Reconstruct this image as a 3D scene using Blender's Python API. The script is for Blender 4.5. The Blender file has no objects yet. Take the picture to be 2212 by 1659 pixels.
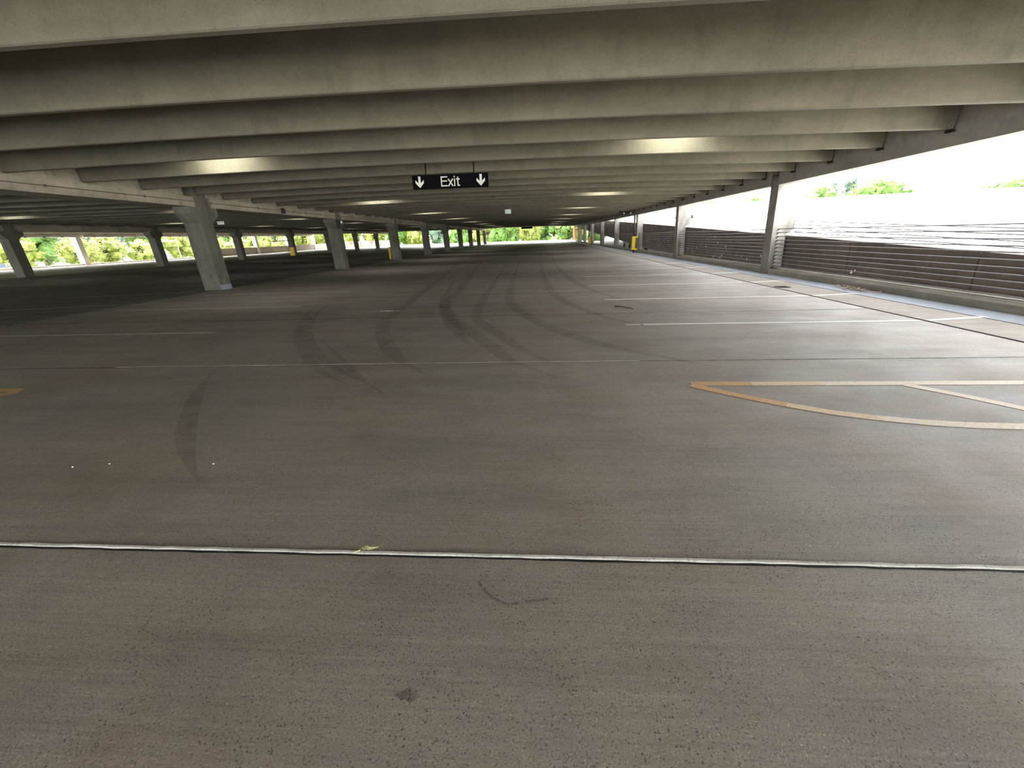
import bpy, bmesh, math, random
from mathutils import Vector, Matrix
random.seed(7)
S = bpy.context.scene
COL = S.collection
# ------------------------------------------------------------------ layout (metres; x right, y down the aisle, z up)
BAY = 9.45                     # column spacing
RIB = 1.575                    # ceiling rib spacing
RIB0 = 4.0855
XR, XL, XM, XO = 7.6, -10.75, -30.3, -48.0
YR, YL = 14.35, 13.34          # near faces of the first columns in the right and left rows
LEAN = -0.038                  # the decks fall this much across, so plumb things lean against them
YBACK, YROOF, YEND = -6.5, 89.6, 98.4

def hump(y): return 0.25*((y-60)/38.4)**2 if y > 60 else 0.0
def zf(x, y):
    h = hump(y)
    if x >= XL: return h
    if x >= XM:
        t = (x-XM)/(XL-XM)
        return h - 0.22*(1-abs(2*t-1))
    return h - 0.09*(XM-x)/(XM-XO)
def zc(y): return 3.01-0.0042*y if y < 20 else 2.926+0.0029*(y-20)
def dz(y): return zc(y)-3.01
def camber(x):
    t = (x+1.9)/9.3
    return 0.092*max(0.0, 1-t*t)
def near_top(y): return 0.524+0.0455*y       # top of the neighbouring ramp's wall
def near_bot(y): return -1.13+0.0445*y

# ------------------------------------------------------------------ materials
def new_mat(name):
    m = bpy.data.materials.new(name); m.use_nodes = True
    nt = m.node_tree; nt.nodes.clear()
    out = nt.nodes.new('ShaderNodeOutputMaterial'); b = nt.nodes.new('ShaderNodeBsdfPrincipled')
    nt.links.new(b.outputs[0], out.inputs[0])
    return m, nt, b
def noise(nt, vec, scale, detail=4, rough=.6, stretch=None):
    n = nt.nodes.new('ShaderNodeTexNoise'); n.inputs['Scale'].default_value = scale
    n.inputs['Detail'].default_value = detail; n.inputs['Roughness'].default_value = rough
    if stretch:
        mp = nt.nodes.new('ShaderNodeMapping'); mp.inputs['Scale'].default_value = stretch
        nt.links.new(vec, mp.inputs['Vector']); vec = mp.outputs[0]
    nt.links.new(vec, n.inputs['Vector']); return n.outputs['Fac']
def ramp(nt, fac, stops):
    r = nt.nodes.new('ShaderNodeValToRGB'); e = r.color_ramp.elements
    while len(e) < len(stops): e.new(.5)
    for i, (p, c) in enumerate(stops):
        e[i].position = p
        e[i].color = (c, c, c, 1) if isinstance(c, (int, float)) else (*c, 1)
    nt.links.new(fac, r.inputs[0]); return r.outputs[0]
def mul(nt, a, b, mode='MULTIPLY', fac=1.0):
    m = nt.nodes.new('ShaderNodeMix'); m.data_type = 'RGBA'; m.blend_type = mode
    if isinstance(fac, (int, float)): m.inputs[0].default_value = fac
    else: nt.links.new(fac, m.inputs[0])
    for v, i in ((a, 6), (b, 7)):
        if isinstance(v, tuple): m.inputs[i].default_value = (*v, 1)
        else: nt.links.new(v, m.inputs[i])
    return m.outputs[2]
def pos(nt):
    g = nt.nodes.new('ShaderNodeNewGeometry'); return g.outputs['Position']
def bump(nt, b, fac, strength=.2, dist=.01):
    n = nt.nodes.new('ShaderNodeBump'); n.inputs['Strength'].default_value = strength; n.inputs['Distance'].default_value = dist
    nt.links.new(fac, n.inputs['Height']); nt.links.new(n.outputs[0], b.inputs['Normal'])
def concrete(name, col, var=.25, speck=.3, rough=.85, fine=90, streak=None, stain=.0):
    m, nt, b = new_mat(name); p = pos(nt)
    big = ramp(nt, noise(nt, p, .9, 5, .6), [(.3, 1-var), (.7, 1+var*.4)])
    c = mul(nt, col, big)
    med = ramp(nt, noise(nt, p, 7, 6, .7), [(.3, 1-var*.6), (.7, 1+var*.3)])
    c = mul(nt, c, med)
    f = noise(nt, p, fine, 3, .7)
    c = mul(nt, c, ramp(nt, f, [(.34, 1-speck), (.45, 1.0), (.62, 1.0), (.72, 1+speck)]))
    if streak:
        c = mul(nt, c, ramp(nt, noise(nt, p, 1.0, 5, .65, streak), [(.35, 1-var), (.65, 1+var*.35)]))
    if stain:
        c = mul(nt, c, ramp(nt, noise(nt, p, 2.3, 8, .72, (1, 1, .45)), [(.52, 1.0), (.68, 1-stain)]))
    nt.links.new(c, b.inputs['Base Color']); b.inputs['Roughness'].default_value = rough
    bump(nt, b, f, .15, .004)
    return m
def plain(name, col, rough=.6, metal=0.0, var=.12, scale=14, emit=0.0):
    m, nt, b = new_mat(name); p = pos(nt)
    c = mul(nt, col, ramp(nt, noise(nt, p, scale, 4), [(.3, 1-var), (.7, 1+var)]))
    nt.links.new(c, b.inputs['Base Color']); b.inputs['Roughness'].default_value = rough; b.inputs['Metallic'].default_value = metal
    if emit:
        nt.links.new(c, b.inputs['Emission Color']); b.inputs['Emission Strength'].default_value = emit
    return m
def floor_mat(name, col):
    m, nt, b = new_mat(name); p = pos(nt)
    c = mul(nt, col, ramp(nt, noise(nt, p, .35, 5, .6), [(.3, .84), (.7, 1.1)]))
    c = mul(nt, c, ramp(nt, noise(nt, p, 1.0, 6, .7, (.35, 2.2, 1)), [(.33, .82), (.5, 1.0), (.7, 1.12)]))       # broom and wear bands across the slab
    c = mul(nt, c, ramp(nt, noise(nt, p, 1.0, 3, .6, (1.2, 75, 1)), [(.3, .9), (.7, 1.1)]))                      # broom lines
    s1 = noise(nt, p, 150, 2, .6)
    c = mul(nt, c, ramp(nt, s1, [(.30, .34), (.43, 1.0), (.60, 1.0), (.72, 1.75)]))                            # aggregate specks
    v = nt.nodes.new('ShaderNodeTexVoronoi'); v.inputs['Scale'].default_value = 55; nt.links.new(p, v.inputs['Vector'])
    c = mul(nt, c, ramp(nt, v.outputs['Distance'], [(.11, .28), (.25, 1.0)]), fac=ramp(nt, noise(nt, p, 3, 3), [(.40, .3), (.58, 1.0)]))
    v2 = nt.nodes.new('ShaderNodeTexVoronoi'); v2.inputs['Scale'].default_value = 24; nt.links.new(p, v2.inputs['Vector'])
    c = mul(nt, c, ramp(nt, v2.outputs['Distance'], [(.035, 1.9), (.075, 1.0)]))
    c = mul(nt, c, ramp(nt, noise(nt, p, 26, 4, .7), [(.3, .9), (.7, 1.08)]))
    # faint brown staining
    c = mul(nt, c, (.86, .79, .70), fac=ramp(nt, noise(nt, p, .8, 6, .65), [(.47, 0.0), (.68, .8)]))
    c = mul(nt, c, (.86, .87, .95), fac=ramp(nt, noise(nt, p, 1.9, 5, .6), [(.50, 0.0), (.70, .8)]))
    nt.links.new(c, b.inputs['Base Color'])
    nt.links.new(ramp(nt, noise(nt, p, 1.7, 5), [(.3, .50), (.7, .68)]), b.inputs['Roughness'])
    bump(nt, b, s1, .35, .004)
    return m
def decal(name, col, lo, hi, scale, rough=.8, stretch=None):
    """worn paint or rubber that lets the slab show through"""
    m, nt, b = new_mat(name); p = pos(nt)
    b.inputs['Base Color'].default_value = (*col, 1); b.inputs['Roughness'].default_value = rough
    a = ramp(nt, noise(nt, p, scale, 6, .72, stretch), [(.32, lo), (.56, hi)])
    nt.links.new(a, b.inputs['Alpha']); return m
M = {}
M['floor'] = floor_mat('slab_concrete', (.345, .308, .258))
M['strip'] = concrete('pour_strip_concrete', (.33, .285, .235), .22, .25, .75, 110, (.5, 3, 1))
M['floor2'] = floor_mat('dark_slab', (.14, .13, .115))  # darker slab colour used across the middle bay floor
M['gutter'] = concrete('gutter_coating', (.29, .31, .345), .2, .25, .6, 110)
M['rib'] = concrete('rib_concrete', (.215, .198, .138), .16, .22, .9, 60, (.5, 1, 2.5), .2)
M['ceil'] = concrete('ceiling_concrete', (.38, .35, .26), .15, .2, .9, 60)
M['girder'] = concrete('girder_concrete', (.48, .435, .335), .25, .25, .9, 70, (.4, .4, 2.5), .35)
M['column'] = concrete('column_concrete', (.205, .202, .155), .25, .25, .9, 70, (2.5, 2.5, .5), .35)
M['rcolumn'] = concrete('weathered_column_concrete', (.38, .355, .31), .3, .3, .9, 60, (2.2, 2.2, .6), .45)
M['spandrel'] = concrete('spandrel_concrete', (.37, .345, .30), .2, .2, .9, 70, (.5, .5, 1.5), .25)
M['curb'] = concrete('curb_concrete', (.42, .385, .32), .3, .3, .85, 60, (1, .15, 4))
M['brown'] = concrete('brown_precast', (.17, .135, .112), .25, .25, .9, 80, (.8, .8, 3), .3)
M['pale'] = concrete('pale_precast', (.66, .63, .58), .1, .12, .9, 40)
M['tan'] = concrete('tan_precast', (.27, .24, .20), .2, .15, .9, 40)
M['deck'] = concrete('ramp_deck_concrete', (.55, .54, .52), .1, .12, .9, 40)
M['dark'] = plain('dark_gap', (.012, .011, .010), .9)
M['seal'] = concrete('joint_sealant', (.72, .69, .62), .25, .35, .8, 60)
M['white'] = decal('white_traffic_paint', (.86, .85, .81), .7, 1.0, 22)
M['whitef'] = decal('faded_white_paint', (.76, .74, .67), .5, .95, 16)
M['orange'] = decal('orange_traffic_paint', (.80, .50, .24), .45, 1.0, 30, .7, (1, 4, 1))
M['mid'] = decal('pale_orange_paint', (.84, .62, .40), .6, 1.0, 30, .6, (1, 4, 1))  # hatch lines step from orange to cream towards the right
M['cream'] = decal('cream_hatch_paint', (.86, .72, .56), .6, 1.0, 30, .6, (1, 4, 1))
M['rubber'] = decal('tyre_rubber', (.06, .055, .048), .0, .17, 4, .8, (1, 1, 1))
M['grease'] = decal('old_grease', (.07, .06, .052), .0, .42, 45, .8)
M['steel'] = plain('galvanised_steel', (.30, .30, .31), .4, .8)
M['cable'] = plain('dull_steel_cable', (.26, .25, .25), .5, .5)
M['black'] = plain('black_sign_face', (.006, .005, .006), .9)
M['black'].node_tree.nodes['Principled BSDF'].inputs['Specular IOR Level'].default_value = .08
M['letter'] = plain('off_white_vinyl', (.76, .76, .66), .6, emit=.12)  # sign letters given a faint glow of their own
M['yellow'] = plain('yellow_plastic', (.85, .60, .02), .45)
M['iron'] = plain('dark_iron_pipe', (.045, .032, .03), .6, .2)
M['conduit'] = plain('painted_conduit', (.16, .13, .10), .7)
M['grit'] = plain('dark_grit', (.10, .085, .07), .9, var=.4)
M['whitebox'] = plain('white_plastic', (.8, .82, .78), .5, emit=.22)
M['green'] = plain('green_letters', (.08, .42, .20), .5, emit=.25)
M['lamp'] = plain('lamp_diffuser', (1, .98, .86), .4, emit=3.0)
M['lampbox'] = plain('lamp_housing', (.25, .25, .24), .5)
M['red'] = plain('red_paint', (.55, .10, .07), .6)
M['orangecol'] = concrete('orange_painted_concrete', (.60, .26, .16), .3, .25, .85, 40)
M['bark'] = plain('bark', (.16, .12, .09), .9, var=.3)
M['pane'] = plain('window_glass', (.10, .13, .18), .15)
M['ground'] = concrete('ground_asphalt', (.24, .235, .225), .15, .15, .9, 10)
M['lawn'] = plain('lawn_grass', (.17, .22, .05), .9, var=.3)
M['bwhite'] = plain('white_render', (.75, .73, .72), .8)
M['bpink'] = plain('pink_brick', (.62, .42, .38), .8)
M['leafdry'] = plain('dry_leaves', (.30, .215, .155), .9, var=.4, scale=60)
M['leaf'] = plain('pale_green_leaf', (.62, .68, .30), .6, var=.15, scale=80)
M['bark2'] = plain('twig_bark', (.05, .04, .03), .9)
M['pebble'] = plain('white_pebble', (.8, .78, .72), .8)
M['splash'] = plain('white_splash', (.8, .78, .75), .8)
M['car'] = plain('blue_grey_paint', (.34, .38, .46), .3, .2)
def leafmat(name, col):
    m, nt, b = new_mat(name); p = pos(nt)
    c = mul(nt, col, ramp(nt, noise(nt, p, 1.1, 6, .75), [(.35, .35), (.65, 1.25)]))
    nt.links.new(c, b.inputs['Base Color']); b.inputs['Roughness'].default_value = .7
    tr = nt.nodes.new('ShaderNodeBsdfTranslucent'); nt.links.new(c, tr.inputs[0])
    mx = nt.nodes.new('ShaderNodeMixShader'); mx.inputs[0].default_value = .35
    out = [n for n in nt.nodes if n.type == 'OUTPUT_MATERIAL'][0]
    nt.links.new(b.outputs[0], mx.inputs[1]); nt.links.new(tr.outputs[0], mx.inputs[2]); nt.links.new(mx.outputs[0], out.inputs[0])
    return m
M['crown_y'] = leafmat('yellow_green_foliage', (.27, .31, .07))
M['crown_g'] = leafmat('green_foliage', (.17, .30, .07))
M['crown_b'] = leafmat('blue_green_foliage', (.13, .20, .14))
M['crown_p'] = leafmat('pale_blossom_foliage', (.25, .24, .19))

# ------------------------------------------------------------------ mesh builder
class MB:
    def __init__(s): s.v = []; s.f = []
    def hexa(s, p):                       # 8 corners: bottom ring 0-3, top ring 4-7
        n = len(s.v); s.v += [tuple(q) for q in p]
        for f in ((3, 2, 1, 0), (4, 5, 6, 7), (0, 1, 5, 4), (1, 2, 6, 5), (2, 3, 7, 6), (3, 0, 4, 7)): s.f.append(tuple(n+i for i in f))
        return s
    def box(s, x0, x1, y0, y1, z0, z1, w=None):
        P = [(x0, y0, z0), (x1, y0, z0), (x1, y1, z0), (x0, y1, z0), (x0, y0, z1), (x1, y0, z1), (x1, y1, z1), (x0, y1, z1)]
        return s.hexa([w(*q) for q in P] if w else P)
    def loft(s, rings, cap=True):         # rings of equal count
        n = len(s.v); k = len(rings[0])
        for r in rings: s.v += [tuple(q) for q in r]
        for i in range(len(rings)-1):
            for j in range(k):
                a = n+i*k+j; b = n+i*k+(j+1) % k
                s.f.append((a, b, b+k, a+k))
        if cap:
            s.f.append(tuple(n+j for j in range(k))[::-1]); s.f.append(tuple(n+(len(rings)-1)*k+j for j in range(k)))
        return s
    def tube(s, pts, r, k=8, r2=None):
        pts = [Vector(p) for p in pts]; rings = []
        for i, p in enumerate(pts):
            d = (pts[min(i+1, len(pts)-1)]-pts[max(i-1, 0)]).normalized()
            u = d.orthogonal().normalized() if i == 0 else (u - d*u.dot(d)).normalized()
            w = d.cross(u); rr = r if r2 is None else r+(r2-r)*i/(len(pts)-1)
            rings.append([p+u*rr*math.cos(2*math.pi*j/k)+w*rr*math.sin(2*math.pi*j/k) for j in range(k)])
        return s.loft(rings)
    def prism(s, poly, axis, a, b, w=None):    # polygon of (u,v); extruded along axis from a to b
        def P(u, v, t): return {'x': (t, u, v), 'y': (u, t, v), 'z': (u, v, t)}[axis]
        r = [[P(u, v, t) for u, v in poly] for t in (a, b)]
        if w: r = [[w(*q) for q in g] for g in r]
        return s.loft(r)
    def strip(s, pts, hw, z):                 # flat ribbon along (x,y) points
        n = len(s.v); m = len(pts)
        for i, (x, y) in enumerate(pts):
            a = Vector(pts[max(i-1, 0)]); b = Vector(pts[min(i+1, m-1)]); d = (b-a).normalized(); q = Vector((-d.y, d.x))*(hw[i] if isinstance(hw, list) else hw)
            for sgn in (1, -1): s.v.append((x+q.x*sgn, y+q.y*sgn, zf(x, y)+z))
        for i in range(m-1): s.f.append((n+2*i, n+2*i+1, n+2*i+3, n+2*i+2))
        return s
    def blob(s, c, r, seed=0, sub=2, amp=.25):
        bm = bmesh.new(); bmesh.ops.create_icosphere(bm, subdivisions=sub, radius=1)
        rnd = random.Random(seed); ph = [rnd.uniform(0, 6.3) for _ in range(6)]
        n = len(s.v); bm.verts.ensure_lookup_table()
        for v in bm.verts:
            p = v.co; k = 1+amp*(math.sin(3*p.x+ph[0])*math.sin(3.3*p.y+ph[1])+.6*math.sin(6*p.z+ph[2])*math.sin(5*p.x+ph[3]))
            s.v.append((c[0]+p.x*r[0]*k, c[1]+p.y*r[1]*k, c[2]+p.z*r[2]*k))
        for f in bm.faces: s.f.append(tuple(n+v.index for v in f.verts))
        bm.free(); return s
    def mesh(s, name, mat, smooth=False):
        me = bpy.data.meshes.new(name); me.from_pydata(s.v, [], s.f); me.materials.append(M[mat] if isinstance(mat, str) else mat)
        bm = bmesh.new(); bm.from_mesh(me); bmesh.ops.recalc_face_normals(bm, faces=bm.faces); bm.to_mesh(me); bm.free()
        if smooth: me.polygons.foreach_set('use_smooth', [True]*len(me.polygons))
        me.update(); return me
    def obj(s, name, mat, parent=None, smooth=False, label=None, cat=None, group=None, kind=None):
        o = bpy.data.objects.new(name, s.mesh(name, mat, smooth)); COL.objects.link(o)
        if parent: o.parent = parent
        tag(o, label, cat, group, kind); return o
def tag(o, label=None, cat=None, group=None, kind=None):
    for k, v in (('label', label), ('category', cat), ('group', group), ('kind', kind)):
        if v: o[k] = v
    return o
def empty(name, label, cat, group=None, loc=(0, 0, 0)):
    o = bpy.data.objects.new(name, None); o.empty_display_size = .2; o.location = loc; COL.objects.link(o)
    return tag(o, label, cat, group)
def copy_tree(o, parent=None):
    c = o.copy(); COL.objects.link(c); c.parent = parent
    for ch in list(o.children): copy_tree(ch, c)
    return c
def lean(x, y, z): return (x+LEAN*z, y, z)
ORD = ['first', 'second', 'third', 'fourth', 'fifth', 'sixth', 'seventh', 'eighth', 'ninth', 'tenth', 'eleventh', 'twelfth', 'thirteenth', 'fourteenth', 'fifteenth', 'sixteenth']

# ------------------------------------------------------------------ FLOOR (structure) with painted lines, joints and tyre marks as parts
ys = [YBACK+i*2.0 for i in range(int((YEND-YBACK)/2.0)+1)]; ys[-1] = YEND
xs = [XO-.6, XM, (XM+XL)/2, XL-.35, XL, 5.95]
b = MB()
for y in ys:
    for x in xs: b.v.append((x, y, zf(x, y)))
nx = len(xs)
for i in range(len(ys)-1):
    for j in range(nx-1):
        a = i*nx+j; b.f.append((a, a+1, a+nx+1, a+nx))
n0 = len(b.v)
b.box(XO-.6, 5.95, YBACK, YEND, -.9, -.6); b.box(5.95, 7.9, YBACK, YEND, -.9, -.012)
b.box(XO-.6, XL-.35, -40, YBACK, -.9, -.25)          # unseen slab added behind the camera to darken the left bays
floor = b.obj('floor', 'floor', kind='structure')
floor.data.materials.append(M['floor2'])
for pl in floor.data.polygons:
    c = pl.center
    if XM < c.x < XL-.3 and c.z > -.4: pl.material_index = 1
tag(floor, 'grey brushed concrete parking deck floor')
def ribbon_deck(name, x0, x1, mat):
    b = MB()
    for y in ys:
        for x in (x0, x1): b.v.append((x, y, zf(x, y)+.002))
    for i in range(len(ys)-1): b.f.append((2*i, 2*i+1, 2*i+3, 2*i+2))
    return b.obj(name, mat, floor)
ribbon_deck('pour_strip', 5.95, 6.92, 'strip')['label'] = 'tan concrete strip along the right edge'
ribbon_deck('gutter_strip', 6.92, 7.75, 'gutter')['label'] = 'blue-grey gutter strip along the right curb'
MB().tube([(5.95, y, zf(0, y)+.001) for y in ys], .012, 4).obj('strip_joint', 'dark', floor)
MB().tube([(6.92, y, zf(0, y)+.001) for y in ys], .009, 4).obj('strip_joint', 'dark', floor)
# joints between the deck's slabs
rj = random.Random(3)
for j in range(18):
    y0 = 1.4826+3.0718*j
    tw = {0: -.0031, 1: .0038}.get(j, 0)
    bow = .025 if j == 1 else .0
    wid = {0: .0115, 1: .011}.get(j, .013)
    pts = []
    nseg = 220 if j < 2 else 60
    for i in range(nseg+1):
        x = -10.6+16.5*i/nseg
        pts.append((x, y0+tw*x+bow*(1-((x+.5)/6)**2 if abs(x+.5) < 6 else 0)+rj.uniform(-.002, .002)))
    if j < 2:
        s = MB(); rings = []
        for x, y in pts:
            h = (.007 if j == 0 else .0035)*rj.uniform(.6, 1.15)
            w1 = wid*rj.uniform(.85, 1.1)
            rings.append([(x, y+.004+w1*1.1, .0005), (x, y+.004+w1*.6, h), (x, y+.004-w1*.4, h*.9), (x, y+.004-w1, .0005)])
        if j == 1:
            s1, s2 = MB(), MB()
            s1.loft([r for r, p in zip(rings, pts) if -5.4 < p[0] < 1.2]); s1.obj('joint_seal', 'seal', floor)
        else:
            s.loft(rings); s.obj('joint_seal', 'seal', floor)
        g = MB().strip([(x, y-.012 if j == 0 else y-.008) for x, y in pts], [(.008 if j == 0 else .009)*rj.uniform(.55, 1.2) for _ in pts], .0012)
        g.obj('joint_gap', 'dark', floor)
    else:
        MB().strip(pts, [.012*rj.uniform(.5, 1.2) for _ in pts], .0012).obj('joint_gap', 'rubber' if j > 5 else 'dark', floor)
# the seam between the bays, with grit along it
MB().strip([(XL-.18, y) for y in ys], .03, .003).obj('bay_seam', 'dark', floor)
rs = random.Random(5); g = MB()
for i in range(420):
    y = rs.uniform(7, 60); x = XL-.18+rs.gauss(-.05, .10); r = rs.uniform(.005, .018)
    g.blob((x, y, zf(x, y)+r*.3), (r*1.6, r, r*.5), i, 1, .3)
g.obj('seam_grit', 'grit', floor, kind='stuff')
# parking lines
Y1, DS = 6.603, 2.748
for k in range(11):
    y = Y1+DS*k
    m = 'white' if k < 6 else 'whitef'
    if k == 0:
        MB().strip([(1.41, y), (1.66, y-.005)], .045, .003).obj('parking_line', 'whitef', floor)
        MB().strip([(1.70, y-.005), (5.9, y-.06)], .05, .003).obj('parking_line', m, floor)
    else:
        MB().strip([(1.50, y), (5.75 if k == 2 else 5.9, y-.06)], .05, .003).obj('parking_line', m, floor)
    MB().strip([(6.0, y-.06), (7.02, y+.14)], .05, .005).obj('parking_line', m, floor)
    MB().strip([(-10.3, y-.1), (XL*.52, y-.09)], .042, .003).obj('parking_line', 'whitef', floor)
for k in range(-1, 14):
    y = 7.5+DS*k
    MB().strip([(-16.0, y), (-11.4, y+.05)], .04, .004).obj('parking_line', 'whitef', floor)
    MB().strip([(-29.6, y), (-24.4, y+.05)], .04, .004).obj('parking_line', 'whitef', floor)
# hatched end island on the right, its mirror on the left
HW = .052
MB().strip([(1.49, 3.80), (2.05, 3.785)], HW, .003).obj('hatch_line', 'orange', floor)['label'] = 'orange end of a hatch line'
MB().strip([(2.05, 3.785), (2.7, 3.78)], HW, .003).obj('hatch_line', 'mid', floor)
MB().strip([(2.7, 3.78), (4.0, 3.77), (7.0, 3.75)], HW, .003).obj('hatch_line', 'cream', floor)
MB().strip([(1.47, 3.76), (1.56, 3.685), (1.81, 3.469), (2.09, 3.266)], HW, .0035).obj('hatch_line', 'orange', floor)['label'] = 'orange end of a hatch line'
MB().strip([(2.09, 3.266), (2.36, 3.103), (2.63, 2.997)], HW, .0035).obj('hatch_line', 'mid', floor)
MB().strip([(2.63, 2.997), (2.90, 2.922), (3.18, 2.874), (3.51, 2.851), (4.2, 2.84), (6.5, 2.84)], HW, .0035).obj('hatch_line', 'cream', floor)
MB().strip([(3.41, 3.74), (3.656, 3.454), (3.851, 3.174), (4.05, 2.87)], HW, .0033).obj('hatch_line', 'cream', floor)
MB().strip([(-5.60, 3.74), (-7.0, 3.76)], HW, .003).obj('hatch_line', 'orange', floor)['label'] = 'orange tip of the hatch on the left'
MB().strip([(-5.56, 3.70), (-5.70, 3.57), (-5.95, 3.32), (-6.3, 3.05)], HW, .0035).obj('hatch_line', 'orange', floor)['label'] = 'orange tip of the hatch on the left'
# tyre marks: curved rubber tracks
def smooth_path(pts, n=8):
    out = []
    P = [pts[0]]+pts+[pts[-1]]
    for i in range(1, len(P)-2):
        p0, p1, p2, p3 = [Vector(q) for q in P[i-1:i+3]]
        for t in [j/n for j in range(n)]:
            out.append(tuple(.5*((2*p1)+(p2-p0)*t+(2*p0-5*p1+4*p2-p3)*t*t+(3*p1-p0-3*p2+p3)*t**3)))
    return out+[pts[-1]]
TY = [([(-5.01, 9.54), (-4.74, 8.37), (-4.32, 7.33), (-3.91, 6.49), (-3.46, 5.75), (-2.9, 4.98), (-2.63, 4.69), (-2.25, 4.26), (-1.7, 3.8)], .075),
      ([(-5.1, 8.8), (-4.77, 8.01), (-4.3, 6.95), (-3.86, 6.11), (-3.38, 5.38), (-2.86, 4.68), (-2.46, 4.23), (-2.0, 3.85)], .07),
      ([(-3.2, 16), (-2.6, 11.8), (-2.24, 9.66), (-1.87, 8.19), (-1.5, 7.18), (-1.06, 6.22), (-.63, 5.3), (-.36, 4.69), (.2, 4.0)], .12),
      ([(-5.36, 29.8), (-3.9, 17.5), (-3.2, 10.6), (-2.9, 7.61), (-2.78, 7.01), (-2.48, 6.17), (-2.08, 5.32), (-1.68, 4.65), (-1.2, 4.1)], .12),
      ([(-1.92, 28), (-1.5, 15.2), (-1.35, 10.3), (-1.19, 7.66), (-.87, 6.68), (-.54, 5.9), (-.12, 4.96), (.4, 4.3)], .10),
      ([(-1.2, 30), (-.9, 15.5), (-.72, 10.3), (-.5, 8.6), (-.1, 7.2), (.5, 5.9), (1.2, 5.0), (2.0, 4.3)], .12),
      ([(.2, 30), (.2, 18), (.3, 12), (.6, 9.2), (1.2, 7.3), (1.9, 6.2)], .11),
      ([(-3.9, 30), (-2.9, 19), (-2.3, 12), (-2.1, 9), (-1.6, 7.2), (-1.2, 6.0), (-.9, 5.3)], .13),
      ([(-3.98, 4.57), (-3.64, 3.89), (-3.23, 3.26), (-2.87, 2.78), (-2.48, 2.35), (-2.17, 2.07)], .07),
      ([(-3.44, 6.0), (-2.8, 5.16), (-2.04, 4.16), (-1.42, 3.47)], .06),
      ([(1.0, 34), (.9, 22), (1.1, 14), (1.6, 10.4), (2.4, 8.2)], .10),
      ([(-1.9, 6.9), (-2.15, 5.9), (-2.3, 5.2), (-2.45, 4.7)], .05)]
for pts, hw in TY:
    pa = smooth_path(pts); na = len(pa)
    MB().strip(pa, [hw*max(.12, min(1, i/14, (na-1-i)/14)) for i in range(na)], .0022).obj('tyre_mark', 'rubber', floor)

# a grease spot and a curved scuff in the foreground
MB().strip([(-.475, .868), (-.455, .862), (-.44, .872), (-.42, .857), (-.40, .864)], [.004, .016, .02, .017, .004], .0018).obj('grease_spot', 'grease', floor)
MB().strip(smooth_path([(-.27, 1.335), (-.24, 1.291), (-.19, 1.25), (-.136, 1.225), (-.071, 1.235), (.03, 1.255)], 5), .006, .0018).obj('scuff_mark', 'grease', floor)

# ------------------------------------------------------------------ CEILING slab (structure)
b = MB(); cx = [XO-.3, XM, XL-.6]+[XL-.35+(7.6-XL+.35)*i/10 for i in range(11)]
cy = ys[:-5]+[YROOF]
for y in cy:
    for x in cx: b.v.append((x, y, zc(y)+.62+camber(x)))
for y in cy:
    for x in cx: b.v.append((x, y, zc(y)+.80+camber(x)))
nx = len(cx); ny = len(cy); off = nx*ny
for i in range(ny-1):
    for j in range(nx-1):
        a = i*nx+j
        b.f.append((a, a+nx, a+nx+1, a+1)); b.f.append((a+off, a+off+1, a+off+nx+1, a+off+nx))
ring = [j for j in range(nx)]+[i*nx+nx-1 for i in range(1, ny)]+[(ny-1)*nx+j for j in range(nx-2, -1, -1)]+[i*nx for i in range(ny-2, 0, -1)]
for i in range(len(ring)):
    a, c = ring[i], ring[(i+1) % len(ring)]; b.f.append((a, c, c+off, a+off))
b.box(XO-.3, XL-.35, -40, YBACK, 2.75, 3.8)  # unseen roof block added behind the camera to darken the left bays
ceil = b.obj('ceiling', 'ceil', kind='structure'); tag(ceil, 'grey concrete deck slab overhead')

# ceiling ribs: one object each
def rib_mesh(x0, x1, n, cam):
    rings = []
    for i in range(n+1):
        x = x0+(x1-x0)*i/n; c = camber(x) if cam else 0
        rings.append([(x, -.098, c+.012), (x, -.084, c), (x, -.012, c), (x, 0, c+.012), (x, .055, c+.63), (x, -.155, c+.63)])
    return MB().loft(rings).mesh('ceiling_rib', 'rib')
rib1 = rib_mesh(-11.12, 7.37, 18, True); rib2 = rib_mesh(-30.66, -11.64, 1, False); rib3 = rib_mesh(-48.02, -31.2, 1, False)
rib1c = rib_mesh(-10.82, 7.37, 18, True); rib2c = rib_mesh(-30.38, -11.52, 1, False)
NRIB = int((YROOF-RIB0)/RIB)+1
for bay, me, where in ((1, rib1, 'aisle'), (2, rib2, 'dark bay left of the aisle'), (3, rib3, 'farthest bay on the left')):
    for k in range(-8, NRIB):
        y = RIB0+RIB*k
        if bay == 2 and y < 8 or bay == 3 and y < 24: continue
        atcol = k >= 6 and k % 6 == 0            # these ribs butt against a column face
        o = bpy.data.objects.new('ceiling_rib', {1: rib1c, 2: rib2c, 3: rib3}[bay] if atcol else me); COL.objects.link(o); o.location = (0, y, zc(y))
        if bay == 1:
            if k < 0: lab = 'ceiling rib overhead, above the top of the picture'
            elif k < 12: lab = '%s deep concrete ceiling rib above the aisle, counted from the top of the picture' % ORD[k]
            else: lab = 'thin grey ceiling rib in the far dark half of the aisle'
            if k == 4: lab = 'fifth concrete ceiling rib, lit by two lamp pools, two ribs before the hanging sign'.replace('two ribs', 'just')
            tag(o, lab, 'ceiling rib', 'ceiling ribs over the aisle')
        elif bay == 2: tag(o, 'black shaded ceiling rib in the dark bay behind the left columns', 'ceiling rib', 'ceiling ribs over the middle bay')
        else: tag(o, 'ceiling rib over the outermost left bay by the openings', 'ceiling rib', 'ceiling ribs over the outer left bay')

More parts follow.
